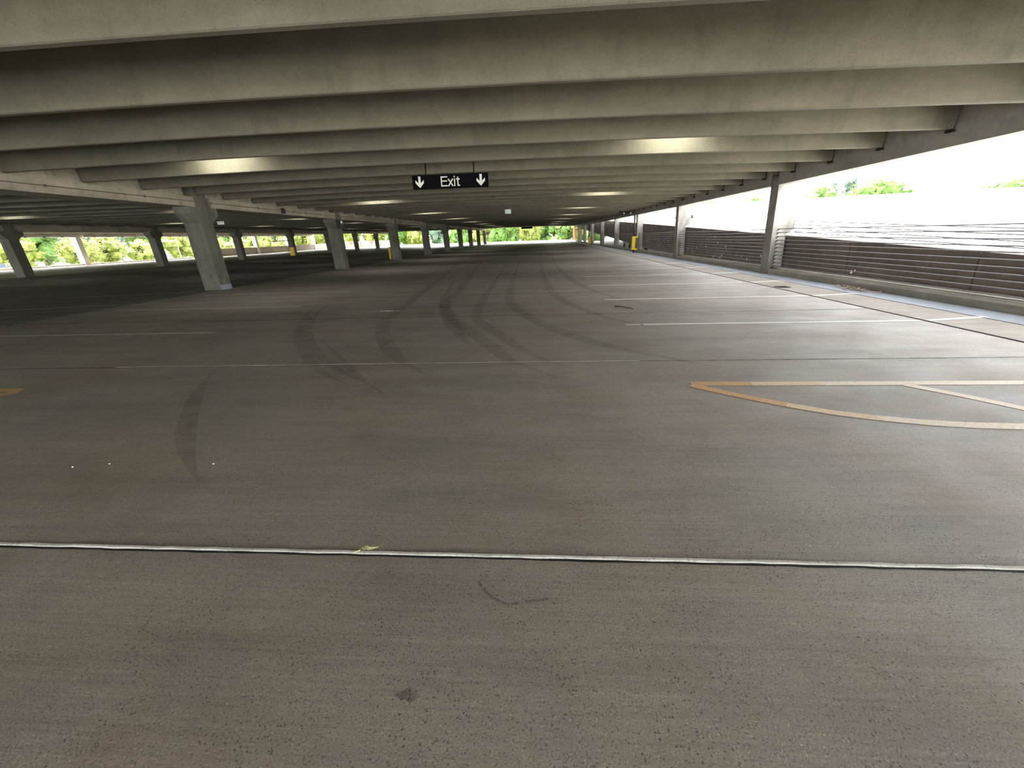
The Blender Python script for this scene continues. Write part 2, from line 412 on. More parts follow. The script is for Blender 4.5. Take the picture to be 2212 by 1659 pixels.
# ------------------------------------------------------------------ LEFT ROW: columns, ledge girders
def left_column_mesh(top):
    b = MB()
    w = .60; d = .50
    poly = [(0, -.05), (d, -.05), (d, 2.06), (d+.36, 2.34), (d+.36, 2.64), (d, 2.64), (d, top), (0, top), (0, 2.64), (-.26, 2.64), (-.26, 2.40), (0, 2.11)]
    # shaft with a corbel on either side; corbels slightly narrower than the shaft
    b.prism([(0, -.05), (d, -.05), (d, top), (0, top)], 'x', -w, 0, lean)
    b.prism([(-.26, 2.64), (-.26, 2.40), (0.0, 2.11), (0.0, 2.64)], 'x', -w+.01, -.015, lean)
    b.prism([(d, 2.11), (d+.36, 2.36), (d+.36, 2.64), (d, 2.64)], 'x', -w+.01, -.015, lean)
    return b.mesh('concrete_column', 'column')
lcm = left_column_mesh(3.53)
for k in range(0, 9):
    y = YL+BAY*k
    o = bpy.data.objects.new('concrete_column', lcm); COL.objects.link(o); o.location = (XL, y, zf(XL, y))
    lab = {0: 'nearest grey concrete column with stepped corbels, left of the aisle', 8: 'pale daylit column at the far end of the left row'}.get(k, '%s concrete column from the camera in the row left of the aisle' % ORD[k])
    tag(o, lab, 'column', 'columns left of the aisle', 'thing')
MB().box(-.62, .03, -.02, .52, 0, .12, lean)
# grey painted foot on the first column's aisle face
o = [q for q in bpy.data.objects if q.name == 'concrete_column'][0]
MB().box(.001, .006, .0, .50, .0, .16, lean).obj('painted_foot', M['gutter'], o)['label'] = 'blue-grey paint on the foot of the column'

def girder(x0, y0, y1, sym=False):
    """inverted T: ledge below, web above, following the deck's fall"""
    b = MB()
    w = lambda x, y, z: (x, y, z+dz(y))
    b.box(x0-1.0, x0, y0, y1, 2.655, 2.95, w)
    b.box(x0-.75, x0-.30, y0, y1, 2.94, 3.59, w)
    return b
cond = []
for k in range(-1, 9):
    y0 = YL+BAY*k+.64 if k >= 0 else YL-14; y1 = YL+BAY*(k+1)-.02
    if k == 8: y1 = YROOF
    if y1-y0 < .5: continue
    lab = {-1: 'nearest ledge girder along the left, reaching out of the picture', 8: 'last short ledge girder at the far end of the left row'}.get(k, 'ledge girder between the %s and %s left columns' % (ORD[k], ORD[k+1]))
    g = girder(XL-.10, y0, y1).obj('ledge_girder', 'girder', label=lab, cat='girder', group='ledge girders left of the aisle')
# conduit clipped to the girder faces
cp = [(XL-.075, y, 2.81+dz(y)) for y in [2+i*1.5 for i in range(56)]]
cd = MB().tube(cp, .011, 6).obj('conduit', 'conduit', label='thin dark conduit running along the left ledge girders', cat='conduit')
for i in range(2, 18):
    y = 2+i*2.4
    MB().box(XL-.10, XL-.06, y-.015, y+.015, 2.785+dz(y), 2.835+dz(y)).obj('conduit_clip', 'conduit', cd)
# junction boxes on the girder before the second column and at it
jb = MB().box(XL-.10, XL-.02, 17.9, 18.1, 2.70+dz(18), 2.90+dz(18)).obj('junction_box', 'iron', label='small rusty junction box on the girder between the first two left columns', cat='junction box')

# middle row
for k in range(0, 9):
    y = YL+BAY*k
    o = bpy.data.objects.new('concrete_column', lcm); COL.objects.link(o); o.location = (XM, y, zf(XM, y))
    if k == 0: lab = None
    lab = 'dark backlit concrete column, %s from the left in the second row' % ORD[max(k-1, 0)]
    if k == 0: COL.objects.unlink(o); bpy.data.objects.remove(o); continue
    tag(o, lab, 'column', 'columns of the second row', 'thing')
for k in range(0, 9):
    y0 = YL+BAY*k+.64; y1 = min(YL+BAY*(k+1)-.02, YROOF)
    if y1-y0 < .5: continue
    lab = 'black shaded girder spanning after the %s column of the second row' % ORD[k-1] if k else 'black shaded girder at the left picture edge, second row'
    girder(XM-.10, y0, y1).obj('ledge_girder', 'girder', label=lab, cat='girder', group='ledge girders of the second row')
# outer row
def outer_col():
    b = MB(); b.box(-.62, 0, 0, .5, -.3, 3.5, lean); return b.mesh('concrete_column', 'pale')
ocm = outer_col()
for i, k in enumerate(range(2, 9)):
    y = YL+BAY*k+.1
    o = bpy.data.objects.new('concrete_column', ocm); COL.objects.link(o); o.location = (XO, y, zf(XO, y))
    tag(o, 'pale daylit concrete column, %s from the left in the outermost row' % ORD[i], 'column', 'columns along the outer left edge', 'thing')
for k in range(1, 9):
    y0 = YL+BAY*k+.62; y1 = min(YL+BAY*(k+1)+.08, YROOF)
    if y1-y0 < .5: continue
    b = MB(); w = lambda x, y, z: (x, y, z+dz(y))
    b.box(XO-.45, XO-.05, y0, y1, 2.72, 3.6, w); b.box(XO-.06, XO+.28, y0, y1, 2.72, 2.93, w)
    g = b.obj('edge_girder', 'pale', label='pale edge girder over the %s opening on the far left side' % ORD[k-1], cat='girder', group='edge girders above the left openings')
    for j in range(NRIB):
        yy = RIB0+RIB*j-.05
        if y0+.2 < yy < y1-.2: MB().box(XO+.16, XO+.285, yy-.09, yy+.09, 2.71+dz(yy), 2.80+dz(yy)).obj('bearing_notch', 'dark', g)
for k in range(0, 5):
    y0 = YL+BAY*k+.62; y1 = YL+BAY*(k+1)+.08
    MB().box(XO-.4, XO-.1, y0, y1, -.4, .10, lambda x, y, z: (x, y, z+hump(y)-.05)).obj('edge_curb', 'curb', label='low curb under the %s opening on the far left side' % ORD[k], cat='curb', group='low curbs along the left openings')
for k in range(5, 9):
    y0 = YL+BAY*k+.62; y1 = YL+BAY*(k+1)+.08
    MB().box(XO-.4, XO-.15, y0, min(y1, YEND-.3), -.3, 1.0, lambda x, y, z: (x, y, z+hump(y))).obj('parapet_panel', 'tan', label='%s pale waist-high parapet panel at the far left corner' % ORD[k-5], cat='parapet', group='parapet panels on the far left side')

# ------------------------------------------------------------------ RIGHT ROW: columns, spandrels, curbs, cables
def right_column(k):
    y = YR+BAY*k; t = min(near_top(y), 2.7)+.04; b = MB(); d = .45
    b.box(0, .43, 0, d, -.1, t, lean)
    top = 3.0
    b.prism([(0, t), (.43, t), (.66, t+.16), (.66, top), (0, top)], 'y', 0, d, lean) if t+.2 < 2.6 else b.box(0, .43, 0, d, t, top, lean)
    b.box(0.0, .2, .02, d-.02, 2.9, 3.55, lean)
    z0 = zf(7.5, y)
    lab = {0: 'nearest stained concrete column on the right, cables hooked to its bright face', 2: 'third column on the right, behind the yellow pipe guard', 8: 'orange-red painted column at the far right end'}.get(k, '%s concrete column from the camera along the right edge' % ORD[k])
    o = b.obj('concrete_column', 'orangecol' if k == 8 else 'rcolumn', label=lab, cat='column', group='columns along the right edge', kind='thing')
    o.location = (XR, y, z0); return o
rcols = [right_column(k) for k in range(9)]
for k in range(-1, 9):
    y0 = YR+BAY*k+.47 if k >= 0 else YBACK; y1 = min(YR+BAY*(k+1)-.08, YROOF)
    if y1-y0 < .3: continue
    b = MB(); w = lambda x, y, z: (x+LEAN*(z-2.72), y, z+dz(y))
    b.box(7.42, 7.70, y0, y1, 2.73, 3.66, w)
    lab = 'nearest concrete spandrel beam along the right opening, against the sky' if k == -1 else 'spandrel beam between the %s and %s right columns' % (ORD[k], ORD[k+1]) if k < 8 else 'last spandrel beam stub at the far right end'
    g = b.obj('spandrel_beam', 'spandrel', label=lab, cat='beam', group='spandrel beams along the right edge')
    for j in range(NRIB):
        yy = RIB0+RIB*j-.05
        if y0+.15 < yy < y1-.15 and yy < 45:
            MB().box(7.355, 7.425, yy-.02, yy+.085, 2.975+dz(yy), 3.6+dz(yy)).obj('rib_pocket', 'dark', g)
            MB().box(7.34, 7.425, yy-.06, yy+.085, 2.965+dz(yy), 2.995+dz(yy)).obj('bearing_pad', 'dark', g)
def curb_mesh(y0, y1):
    b = MB(); w = lambda x, y, z: (x, y, z+hump(y))
    b.prism([(7.62, -.05), (8.02, -.05), (8.02, .19), (7.82, .19), (7.82, .165), (7.66, .165), (7.62, .13)], 'y', y0, y1, w)
    return b
for k in range(-1, 8):
    y0 = YR+BAY*k+.47 if k >= 0 else YBACK; y1 = YR+BAY*(k+1)-.03
    lab = 'nearest concrete curb along the right edge, in front of the cables' if k == -1 else 'concrete curb between the %s and %s right columns' % (ORD[k], ORD[k+1])
    curb_mesh(y0, y1).obj('concrete_curb', 'curb', label=lab, cat='curb', group='curbs along the right edge')
CR = .0125
CZ = [.25, .36, .48, .59, .70, .82, .94, 1.05, 1.16, 1.28, 1.39]
for k in range(-1, 4):
    y0 = YR+BAY*k+.45 if k >= 0 else -4.0; y1 = YR+BAY*(k+1)
    lab = 'eleven taut guard cables across the nearest opening on the right' if k == -1 else 'guard cables strung between the %s and %s right columns' % (ORD[k], ORD[k+1])
    r = empty('cable_guardrail', lab, 'cable guardrail', 'cable guardrails along the right edge', (7.78, y1, 0))
    for i, z in enumerate(CZ):
        sag = .03 if i > 6 else .015
        xa = .17
        pts = [(LEAN*z, (y0-y1)+(y1-y0)*t, z-sag*4*t*(1-t)) for t in [j/10 for j in range(11)]]
        c = MB().tube(pts, CR, 6).obj('cable', 'cable', r)
        if k < 2: MB().tube([(LEAN*z, -.12, z), (LEAN*z-.015, -.03, z-.012), (LEAN*z-.02, -.002, z-.05)], .012, 6).obj('cable_anchor', 'iron', c)
# dark bearing plate at each column foot on the curb
for k in range(3):
    y = YR+BAY*k
    MB().box(7.70, 7.90, y-.16, y-.005, .167, .19).obj('steel_plate', 'iron', label='dark steel plate on the curb at the foot of the %s right column' % ORD[k], cat='plate', group='steel plates on the right curb')

# ------------------------------------------------------------------ NEIGHBOURING RAMP beyond the cables
def ramp_panel(y0, y1, lab, splash=0, seed=0):
    b = MB(); P = []
    for f in (near_bot, near_top): P += [(8.08+LEAN*(f(y0)-.5), y0, f(y0)), (8.30+LEAN*(f(y0)-.5), y0, f(y0)), (8.30+LEAN*(f(y1)-.5), y1, f(y1)), (8.08+LEAN*(f(y1)-.5), y1, f(y1))]
    b.hexa(P)
    o = b.obj('precast_wall_panel', 'brown', label=lab, cat='wall panel', group='brown precast panels of the neighbouring ramp', kind='thing')
    r = random.Random(seed)
    for i in range(splash):
        y = r.uniform(y0+.2, y1-.2); z = max(.25, near_bot(y)+.4)+abs(r.gauss(0, .28)); s = r.uniform(.018, .042)
        if z > near_top(y)-.15: continue
        m = MB(); n = r.randint(5, 7); x = 8.078+LEAN*(z-.5)
        ring = [(y+s*math.cos(a)*r.uniform(.5, 1.1), z+1.5*s*math.sin(a)*r.uniform(.5, 1.1)) for a in [6.283*j/n for j in range(n)]]
        m.prism(ring, 'x', x-.006, x+.004); m.obj('white_splash', 'splash', o)
    return o
edges = [-14, 4.97, 8.21, 11.5, 14.78, 18.1, 21.2, 24.2, 27.4, 30.6, 33.7, 36.9, 40.1, 43.2, 49.5, 56, 66, 78, 90]
nm = ['brown ramp wall panel at the right picture edge', None]
for i in range(len(edges)-1):
    if i == 0: lab = 'brown ramp wall panel reaching past the right picture edge'; sp = 0
    else: lab = '%s brown ramp wall panel along the right side, counted from the right picture edge' % ORD[min(i, 15)]; sp = {2: 2, 4: 7, 5: 10, 6: 5, 7: 12, 8: 9, 9: 3}.get(i, 0)
    if i > 15: lab = '%s far brown ramp wall panel, hidden high behind the right columns' % ORD[i-15]
    ramp_panel(edges[i]+.012, edges[i+1]-.012, lab, sp, i)
# ramp guard cables above the wall
for k in range(-1, 2):
    y0 = YR+BAY*k+.5 if k >= 0 else -4.0; y1 = YR+BAY*(k+1)+.1
    lab = 'sloping ramp cables above the brown wall in the nearest right opening' if k == -1 else 'sloping ramp cables above the brown wall after the %s right column' % ORD[k]
    r = empty('ramp_cable_rail', lab, 'cable guardrail', 'cable rails of the neighbouring ramp', (8.2, y1, near_top(y1)))
    for i in range(4):
        h = .12+.105*i
        pts = [(0, (y0-y1)*t, near_top(y1+(y0-y1)*t)-near_top(y1)+h-.03*4*t*(1-t)) for t in [j/10 for j in range(11)]]
        c = MB().tube(pts, CR, 6).obj('cable', 'cable', r)
        MB().tube([(0, -.1, h-.004), (-.01, .05, h+.0), (-.06, .02, h-.03)], .011, 6).obj('cable_anchor', 'iron', c)
# deck of the ramp, its far parapet
b = MB()
b.hexa([(8.3, -30, near_top(-30)-.45), (27, -30, near_top(-30)-.1), (27, 110, near_top(110)-.1), (8.3, 110, near_top(110)-.45),
        (8.3, -30, near_top(-30)-.15), (27, -30, near_top(-30)+.2), (27, 110, near_top(110)+.2), (8.3, 110, near_top(110)-.15)])
b.obj('ramp_deck', 'deck', kind='structure', label='sunlit pale ramp deck beyond the right openings')
b = MB()
pz = lambda y: 1.85+.0500*y
b.hexa([(27, -30, pz(-30)-1.6), (27.3, -30, pz(-30)-1.6), (27.3, 110, pz(110)-1.6), (27, 110, pz(110)-1.6), (27, -30, pz(-30)), (27.3, -30, pz(-30)), (27.3, 110, pz(110)), (27, 110, pz(110))])
b.obj('wall_right', 'pale', kind='structure', label='long white parapet of the ramp beyond the right openings')
# lower level under the ramp
MB().box(8.35, 40, 30, 120, -.5, -.2).obj('lower_deck', 'deck', kind='structure', label='lower deck seen beneath the rising ramp')
MB().box(16, 16.4, 47.0, 58.5, -.2, 3.0).obj('shade_sheet_under_ramp', 'dark', kind='structure', label='near-black sheet standing in for the shade under the ramp')  # near-black sheet put in so the space under the ramp stays dark
# pale blue-grey car roof under the ramp
car = empty('parked_car', 'blue-grey car parked under the ramp, beside the yellow pipe guard', 'car', None, (9.9, 44.0, -.2))
body = MB(); prof = [(-2.1, .3), (2.1, .3), (2.15, .75), (1.5, .95), (.9, 1.38), (-.9, 1.40), (-1.6, 1.0), (-2.15, .85)]
body.prism(prof, 'x', -.85, .85, lambda x, y, z: (x*(1 if z < 1 else .82), y, z)); body.obj('body', 'car', car)
win = MB(); win.prism([(1.35, .98), (.86, 1.32), (-.86, 1.34), (-1.45, 1.02)], 'x', -.80, .80, lambda x, y, z: (x*(1.06 if z < 1.1 else .90), y, z)); win.obj('window', 'pane', car)
for yy in (-1.3, 1.3):
    for xx in (-.78, .78): MB().tube([(xx-.1, yy, .31), (xx+.1, yy, .31)], .31, 16).obj('wheel', 'black', car)

# ------------------------------------------------------------------ SIGNS
sg = empty('exit_sign', 'black hanging sign reading Exit between two white down arrows', 'sign', None, (-2.07, 10.55, 2.69))
MB().box(-.91, .91, -.025, .025, -.152, .152).obj('panel', 'black', sg)
for x in (-.575, .575): MB().tube([(x, 0, .15), (x+.01, 0, .60)], .013, 8).obj('hanger_rod', 'black', sg)
def stroke(b, x0, z0, x1, z1, w):
    d = Vector((x1-x0, z1-z0)).normalized(); n = Vector((-d.y, d.x))*w/2
    b.prism([(x0+n.x, z0+n.y), (x0-n.x, z0-n.y), (x1-n.x, z1-n.y), (x1+n.x, z1+n.y)], 'y', -.031, -.024)
L = MB(); w = .026; H0, H1 = -.108, .108; xh = .052
stroke(L, -.208, H0, -.208, H1, w)
for z in (H0+w/2, 0.008, H1-w/2): stroke(L, -.196, z, -.062 if z != .008 else -.07, z, w)
stroke(L, -.044, H0, .066, xh, w); stroke(L, .066, H0, -.044, xh, w)
stroke(L, .108, H0, .108, xh, w); stroke(L, .108, H1-.030, .108, H1, w)
stroke(L, .186, H0+.02, .186, H1-.02, w); stroke(L, .148, xh-w/2, .232, xh-w/2, w); stroke(L, .180, H0+w/2, .232, H0+w/2, w)
L.obj('lettering', 'letter', sg)['label'] = 'off-white word Exit'
for x in (-.735, .735):
    A = MB(); A.prism([(x-.028, .125), (x-.028, -.02), (x-.1, .048), (x-.1, -.018), (x, -.122), (x+.1, -.018), (x+.1, .048), (x+.028, -.02), (x+.028, .125)], 'y', -.031, -.024)
    A.obj('arrow', 'letter', sg)['label'] = 'off-white down arrow'
def exit_box(name, label, x, y, z, w, h, rod):
    e = empty(name, label, 'sign', None, (x, y, z))
    MB().box(-w/2, w/2, -.04, .04, -h/2, h/2).obj('panel', 'whitebox', e)
    MB().box(-w/2-.015, w/2+.015, -.03, .045, -h/2-.03, -h/2).obj('frame', 'iron', e)
    MB().tube([(-.06, 0, h/2), (-.06, 0, h/2+rod)], .035, 6).obj('mount', 'iron', e)
    g = MB(); s = w*.15; hh = h*.26
    def bar(x0, x1, z0, z1): g.box(x0, x1, -.046, -.039, z0, z1)
    for i, ch in enumerate('EXIT'):
        cx = (i-1.5)*w*.215; t = s*.24
        if ch == 'E':
            bar(cx-s/2, cx-s/2+t, -hh, hh)
            for zz in (-hh, -t/2, hh-t): bar(cx-s/2, cx+s/2, zz, zz+t)
        if ch == 'X':
            for sx in (1, -1):
                g.prism([(cx-s/2*sx-t*.5, -hh), (cx-s/2*sx+t*.5, -hh), (cx+s/2*sx+t*.5, hh), (cx+s/2*sx-t*.5, hh)], 'y', -.046, -.039)
        if ch == 'I': bar(cx-t/2, cx+t/2, -hh, hh)
        if ch == 'T': bar(cx-t/2, cx+t/2, -hh, hh); bar(cx-s/2, cx+s/2, hh-t, hh)
    g.obj('lettering', 'green', e)['label'] = 'green letters'
    return e
exit_box('exit_light', 'small pale green exit sign hanging over the middle of the aisle', -1.79, 26.4, 2.845, .36, .24, .12)
exit_box('exit_light', 'small white exit sign right of the nearest left column, in the dark bay', -21.2, 27.8, 2.90, .42, .30, .10)
ds = empty('hanging_sign', 'black back of a sign hanging at the far end of the aisle', 'sign', None, (-2.1, 84.0, 2.95))
MB().box(-1.1, 1.1, -.03, .03, -.17, .17).obj('panel', 'black', ds)
for x in (-.7, .7): MB().tube([(x, 0, .17), (x, 0, .45)], .02, 6).obj('hanger_rod', 'black', ds)
ds2 = empty('hanging_sign', 'dark sign box hanging in the third opening of the second row', 'sign', None, (-30.9, 62.6, 2.66))
MB().box(-1.0, 1.0, -.03, .03, -.15, .15).obj('panel', 'black', ds2)
for x in (-.6, .6): MB().tube([(x, 0, .15), (x, 0, .5)], .02, 6).obj('hanger_rod', 'black', ds2)
# emergency lamp on the second left column
el = empty('emergency_light', 'dark lamp box with a white lens on the second left column', 'lamp', None, (XL-.06, YL+BAY+.06, 2.35))
MB().box(-.02, .12, -.08, .10, -.26, .20).obj('housing', 'iron', el)
MB().blob((.10, .20, .08), (.06, .08, .07), 2, 2, .0).obj('lens', 'whitebox', el, True)

# ------------------------------------------------------------------ CEILING LIGHTS between the ribs
def light_fixture(x, y, label, group, power, share=None):
    z = zc(y)+.62+camber(x)
    e = empty('ceiling_light', label, 'lamp', group, (x, y, z))
    MB().box(-.62, .62, -.09, .09, -.09, 0).obj('housing', 'lampbox', e)
    MB().box(-.58, .58, -.07, .07, -.13, -.09).obj('diffuser', 'lamp', e)
    l = bpy.data.lights.new('lamp', 'AREA'); l.shape = 'RECTANGLE'; l.size = 1.1; l.size_y = .12; l.energy = power; l.color = (1.0, .98, .90)
    lo = bpy.data.objects.new('lamp', l); COL.objects.link(lo); lo.parent = e; lo.location = (0, .10, -.16); lo.rotation_euler = (math.radians(48), 0, 0); l.spread = math.radians(150)
    return e
for q in range(9):
    k = 4+6*q; y = RIB0+RIB*k-.80
    if y > YROOF: break
    for x, side in ((-7.3, 'left'), (2.9, 'right')):
        lab = 'ceiling light between ribs %s of the aisle centre, %s from the camera' % (side, ORD[q])
        light_fixture(x, y, lab, 'ceiling lights over the aisle', 22)
    if q > 0:
        for x, side in ((-25.5, 'far'), (-16.5, 'near')):
            lab = 'ceiling light on the %s side of the dark left bay, %s from the left' % (side, ORD[q-1])
            light_fixture(x, y, lab, 'ceiling lights over the middle bay', 14)

# ------------------------------------------------------------------ PIPES and guards
pp = empty('drain_pipe', 'dark drain pipe running from the ceiling down the third right column', 'pipe', None, (7.36, 33.0, 0))
MB().tube([(-.06, 0, 0.0), (-.11, 0, 2.55), (-.12, 0, 2.66)], .07, 10).obj('downpipe', 'iron', pp)
MB().tube([(-.12, 0, 2.62), (-.12, 0, 2.78), (-.3, 0, 2.84), (-1.25, 0, 2.88), (-1.3, 0, 3.3)], .06, 10).obj('branch_pipe', 'iron', pp)
for x in (-.45, -.95): MB().blob((x, -.09, 2.80), (.05, .04, .06), 3, 1, .1).obj('hanger_clamp', 'whitebox', pp)
gd = empty('pipe_guard', 'bright yellow pipe guard at the foot of the third right column', 'pipe guard', None, (7.27, 32.9, .2))
MB().prism([(-.14, -.12), (.10, -.12), (.10, .10), (.06, .10), (.06, -.07), (-.09, -.07), (-.09, .10), (-.14, .10)], 'z', .03, .93).obj('shield', 'yellow', gd)
for z in (0, .86): MB().box(-.15, .26, -.14, .02, z, z+.10).obj('flange', 'yellow', gd)
gd2 = empty('pipe_guard', 'small olive-yellow pipe guard far along the right edge', 'pipe guard', None, (7.30, 61.3, .1))
MB().prism([(-.16, -.12), (.16, -.12), (.16, .1), (-.16, .1)], 'z', 0, .95).obj('shield', 'yellow', gd2)
pp2 = MB().tube([(7.30, 61.35, .05), (7.2, 61.35, 2.75)], .07, 8).obj('drain_pipe', 'iron', label='thin dark drain pipe above the far yellow guard on the right', cat='pipe')
pp3 = empty('pipe_guard', 'yellow guard strip left of the third left column', 'pipe guard', None, (XL-.85, 32.6, 0))
MB().box(-.07, .07, -.07, .07, .02, .95).obj('shield', 'yellow', pp3)
pp4 = MB().tube([(XL-.72, 32.75, .0), (XL-.82, 32.75, 2.6)], .06, 8).obj('drain_pipe', 'iron', label='dark drain pipe standing beside the third left column', cat='pipe')
gd3 = empty('pipe_guard', 'yellow guard at the foot of the fourth second-row column', 'pipe guard', None, (XM-.05, YL+BAY*4-.35, 0))
MB().box(-.30, .22, -.12, .1, .02, 1.0).obj('shield', 'yellow', gd3)
MB().tube([(-2.4, 0, 1.72), (.0, 0, 1.80)], .04, 6).obj('arm', 'iron', gd3)
pp5 = MB().tube([(XL-.45, 78.6, .05), (XL-.5, 78.6, 2.8)], .05, 8).obj('drain_pipe', 'iron', label='thin dark pipe just left of the eighth left column', cat='pipe')

# ------------------------------------------------------------------ FAR END
for i, (x0, x1) in enumerate(((-33, XL-.4), (XL+.4, 8.2))):
    MB().box(x0, x1, YEND-.2, YEND+.1, -.2, .18, lambda x, y, z: (x, y, z+hump(y))).obj('end_curb', 'curb', label='low dark curb across the far end, %s' % ('left of the pale end column' if i == 0 else 'right of the pale end column'), cat='curb', group='curbs at the far end')
for i, (x0, x1) in enumerate(((-48, -41.8), (-41.7, -36.9), (-36.8, -33.1))):
    MB().box(x0, x1, YEND-.2, YEND+.1, -.2, 1.25, lambda x, y, z: (x, y, z+hump(y))).obj('parapet_panel', 'tan', label='%s parapet panel of the far end wall, counted from the left' % ORD[i], cat='parapet', group='parapet panels of the far end wall')
def diamond(x, y, z, s, label, mat, post=None):
    e = empty('diamond_sign', label, 'sign', 'diamond markers at the far end', (x, y, z))
    MB().prism([(-s, 0), (0, -s), (s, 0), (0, s)], 'y', -.02, .02).obj('plate', mat, e)
    if post:
        for j in range(3): pass
        MB().box(.42, .52, -.03, .03, -.75, .28).obj('post', 'iron', e)
        MB().box(0, .47, -.012, .012, -.02, .02).obj('bracket', 'iron', e)
    return e
diamond(-44.0, YEND-.26, 1.16, .42, 'left red diamond marker on the far end parapet', 'red')
diamond(-39.0, YEND-.26, 1.22, .42, 'right red diamond marker on the far end parapet', 'red')
diamond(-5.1, YEND-.05, 1.22, .24, 'left black diamond marker on a post before the far trees', 'black', True)
diamond(1.6, YEND-.05, 1.14, .24, 'right black diamond marker on a post before the far trees', 'black', True)

# ------------------------------------------------------------------ SMALL THINGS ON THE FLOOR
lf = empty('leaf', 'pale green fallen leaf lying across the nearest white joint', 'leaf', None, (-.835, 1.497, .008))
MB().loft([[(-.062, -.018, .0), (-.060, -.020, .0), (-.060, -.018, .002)], [(-.028, -.004, .004), (-.026, -.008, .003), (-.027, -.004, .007)]]).obj('stem', 'leaf', lf)
bl = MB(); pr = [(-.028, .003), (-.012, .013), (.004, .014), (.018, .010), (.034, .016), (.05, .026), (.036, .008), (.022, -.004), (.012, -.010), (.004, -.004), (-.01, -.010)]
bl.prism(pr, 'z', .003, .0045, lambda x, y, z: (x, y, z+.010*math.cos(x*40))); bl.obj('blade', 'leaf', lf)
tw = MB().tube([(1.56, 8.36, .012), (1.66, 8.30, .02), (1.72, 8.24, .014), (1.80, 8.10, .02), (1.86, 8.02, .012)], .012, 6, .006).obj('twig', 'bark2', label='black twig lying between the first two white lines on the right', cat='twig')
for i, (x, y, lab) in enumerate(((-3.215, 2.22, 'white pebble, leftmost of the three on the floor at left'), (-2.989, 2.264, 'white pebble, middle one of the three on the floor at left'), (-2.233, 2.273, 'white pebble, rightmost of the three on the floor at left'))):
    MB().blob((x, y, .0045), (.0065, .006, .0055), i, 1, .2).obj('pebble', 'pebble', label=lab, cat='pebble', group='pebbles on the floor at left')
rl = random.Random(11)
for (cx_, cy_, n, lab) in ((7.40, 10.1, 90, 'pile of dry leaves against the nearest right curb'), (7.45, 18.6, 40, 'scatter of dry leaves against the curb after the first right column')):
    g = MB()
    for i in range(n):
        x = cx_+abs(rl.gauss(0, .10))*rl.choice((-1, .6)); y = cy_+rl.gauss(0, .30); s = rl.uniform(.03, .06); a = rl.uniform(0, 6.28); z = rl.uniform(.004, .05)
        p = [(x+s*math.cos(a), y+s*math.sin(a), z+rl.uniform(0, .03)), (x-s*.5*math.sin(a), y+s*.5*math.cos(a), z), (x-s*math.cos(a), y-s*math.sin(a), z+rl.uniform(0, .03)), (x+s*.5*math.sin(a), y-s*.5*math.cos(a), z+.01)]
        n0 = len(g.v); g.v += p; g.f.append((n0, n0+1, n0+2, n0+3))
    g.obj('dry_leaves', 'leafdry', label=lab, cat='leaves', kind='stuff')
fd = empty('floor_drain', 'dark round floor drain by the pour strip near the first right column', 'drain', None, (6.2, 10.85, 0))
MB().tube([(0, 0, .001), (0, 0, .006)], .19, 24).obj('frame', 'iron', fd)
for i in range(-3, 4): MB().box(-.15, .15, i*.045-.008, i*.045+.008, .006, .009).obj('bar', 'dark', fd)
g = MB(); rp = random.Random(21)
for i in range(40):
    x = -3.22+rp.gauss(0, .13); y = 8.39+rp.gauss(0, .03); r = rp.uniform(.002, .005); g.blob((x, y, .003), (r*1.5, r, .004), i, 1, .3)
g.obj('white_crumbs', 'pebble', label='scatter of white crumbs in the middle of the aisle floor', cat='crumbs', kind='stuff')

# ------------------------------------------------------------------ OUTSIDE: ground, trees, buildings
ZG = -2.6
MB().box(-170, XO-1.2, -60, 190, ZG-.3, ZG).obj('ground', 'ground', kind='structure', label='pale pavement outside on the left')
MB().box(XO-1.2, 150, YEND+.3, 190, ZG-.3, ZG).obj('ground', 'ground', kind='structure', label='pale pavement beyond the far end')
MB().box(40, 150, -60, YEND+.3, ZG-.3, ZG).obj('ground', 'ground', kind='structure', label='pale ground beyond the ramp')
MB().box(-68, -58, 0, 120, ZG, ZG+.06).obj('lawn', 'lawn', kind='structure', label='strip of lawn under the street trees on the left')
MB().box(-58, 40, YEND+4, YEND+30, ZG, ZG+.06).obj('lawn', 'lawn', kind='structure', label='lawn beyond the far end')
def crown_mesh(seed, lumps, leaf, n, mat, shape):
    r = random.Random(seed); b = MB(); L = []
    for i in range(lumps):
        a = r.uniform(0, 6.283); u = r.uniform(-1, 1); q = (1-u*u)**.5; d = r.uniform(.35, .68)
        c = Vector((q*math.cos(a)*d, q*math.sin(a)*d, u*d)); rr = r.uniform(.30, .46)
        if shape == 'cone': t = (c.z+1)/2; c.x *= 1.15-t; c.y *= 1.15-t; rr *= (1.15-t*.9)
        L.append((c, rr)); b.blob(c, (rr*.8, rr*.8, rr*.75), seed*31+i, 1, .35)
    for i in range(n):
        c, rr = r.choice(L); a = r.uniform(0, 6.283); u = r.uniform(-1, 1); q = (1-u*u)**.5
        p = c+Vector((q*math.cos(a), q*math.sin(a), u))*rr*r.uniform(.8, 1.12)
        d1 = Vector((r.gauss(0, 1), r.gauss(0, 1), r.gauss(0, .6))).normalized(); d2 = d1.orthogonal().normalized(); s = leaf*r.uniform(.6, 1.3)
        n0 = len(b.v); b.v += [tuple(p+d1*s), tuple(p+d2*s*.6), tuple(p-d1*s), tuple(p-d2*s*.6)]; b.f.append((n0, n0+1, n0+2, n0+3))
    return b.mesh('crown', mat)
CM = {}
for key, mat, shape in (('y', 'crown_y', 'ball'), ('g', 'crown_g', 'ball'), ('p', 'crown_p', 'ball'), ('c', 'crown_b', 'cone'), ('b', 'crown_b', 'ball')):
    CM[key] = [crown_mesh(i*7+len(key)+ord(key), 26, .055, 1500, mat, shape) for i in range(2)]
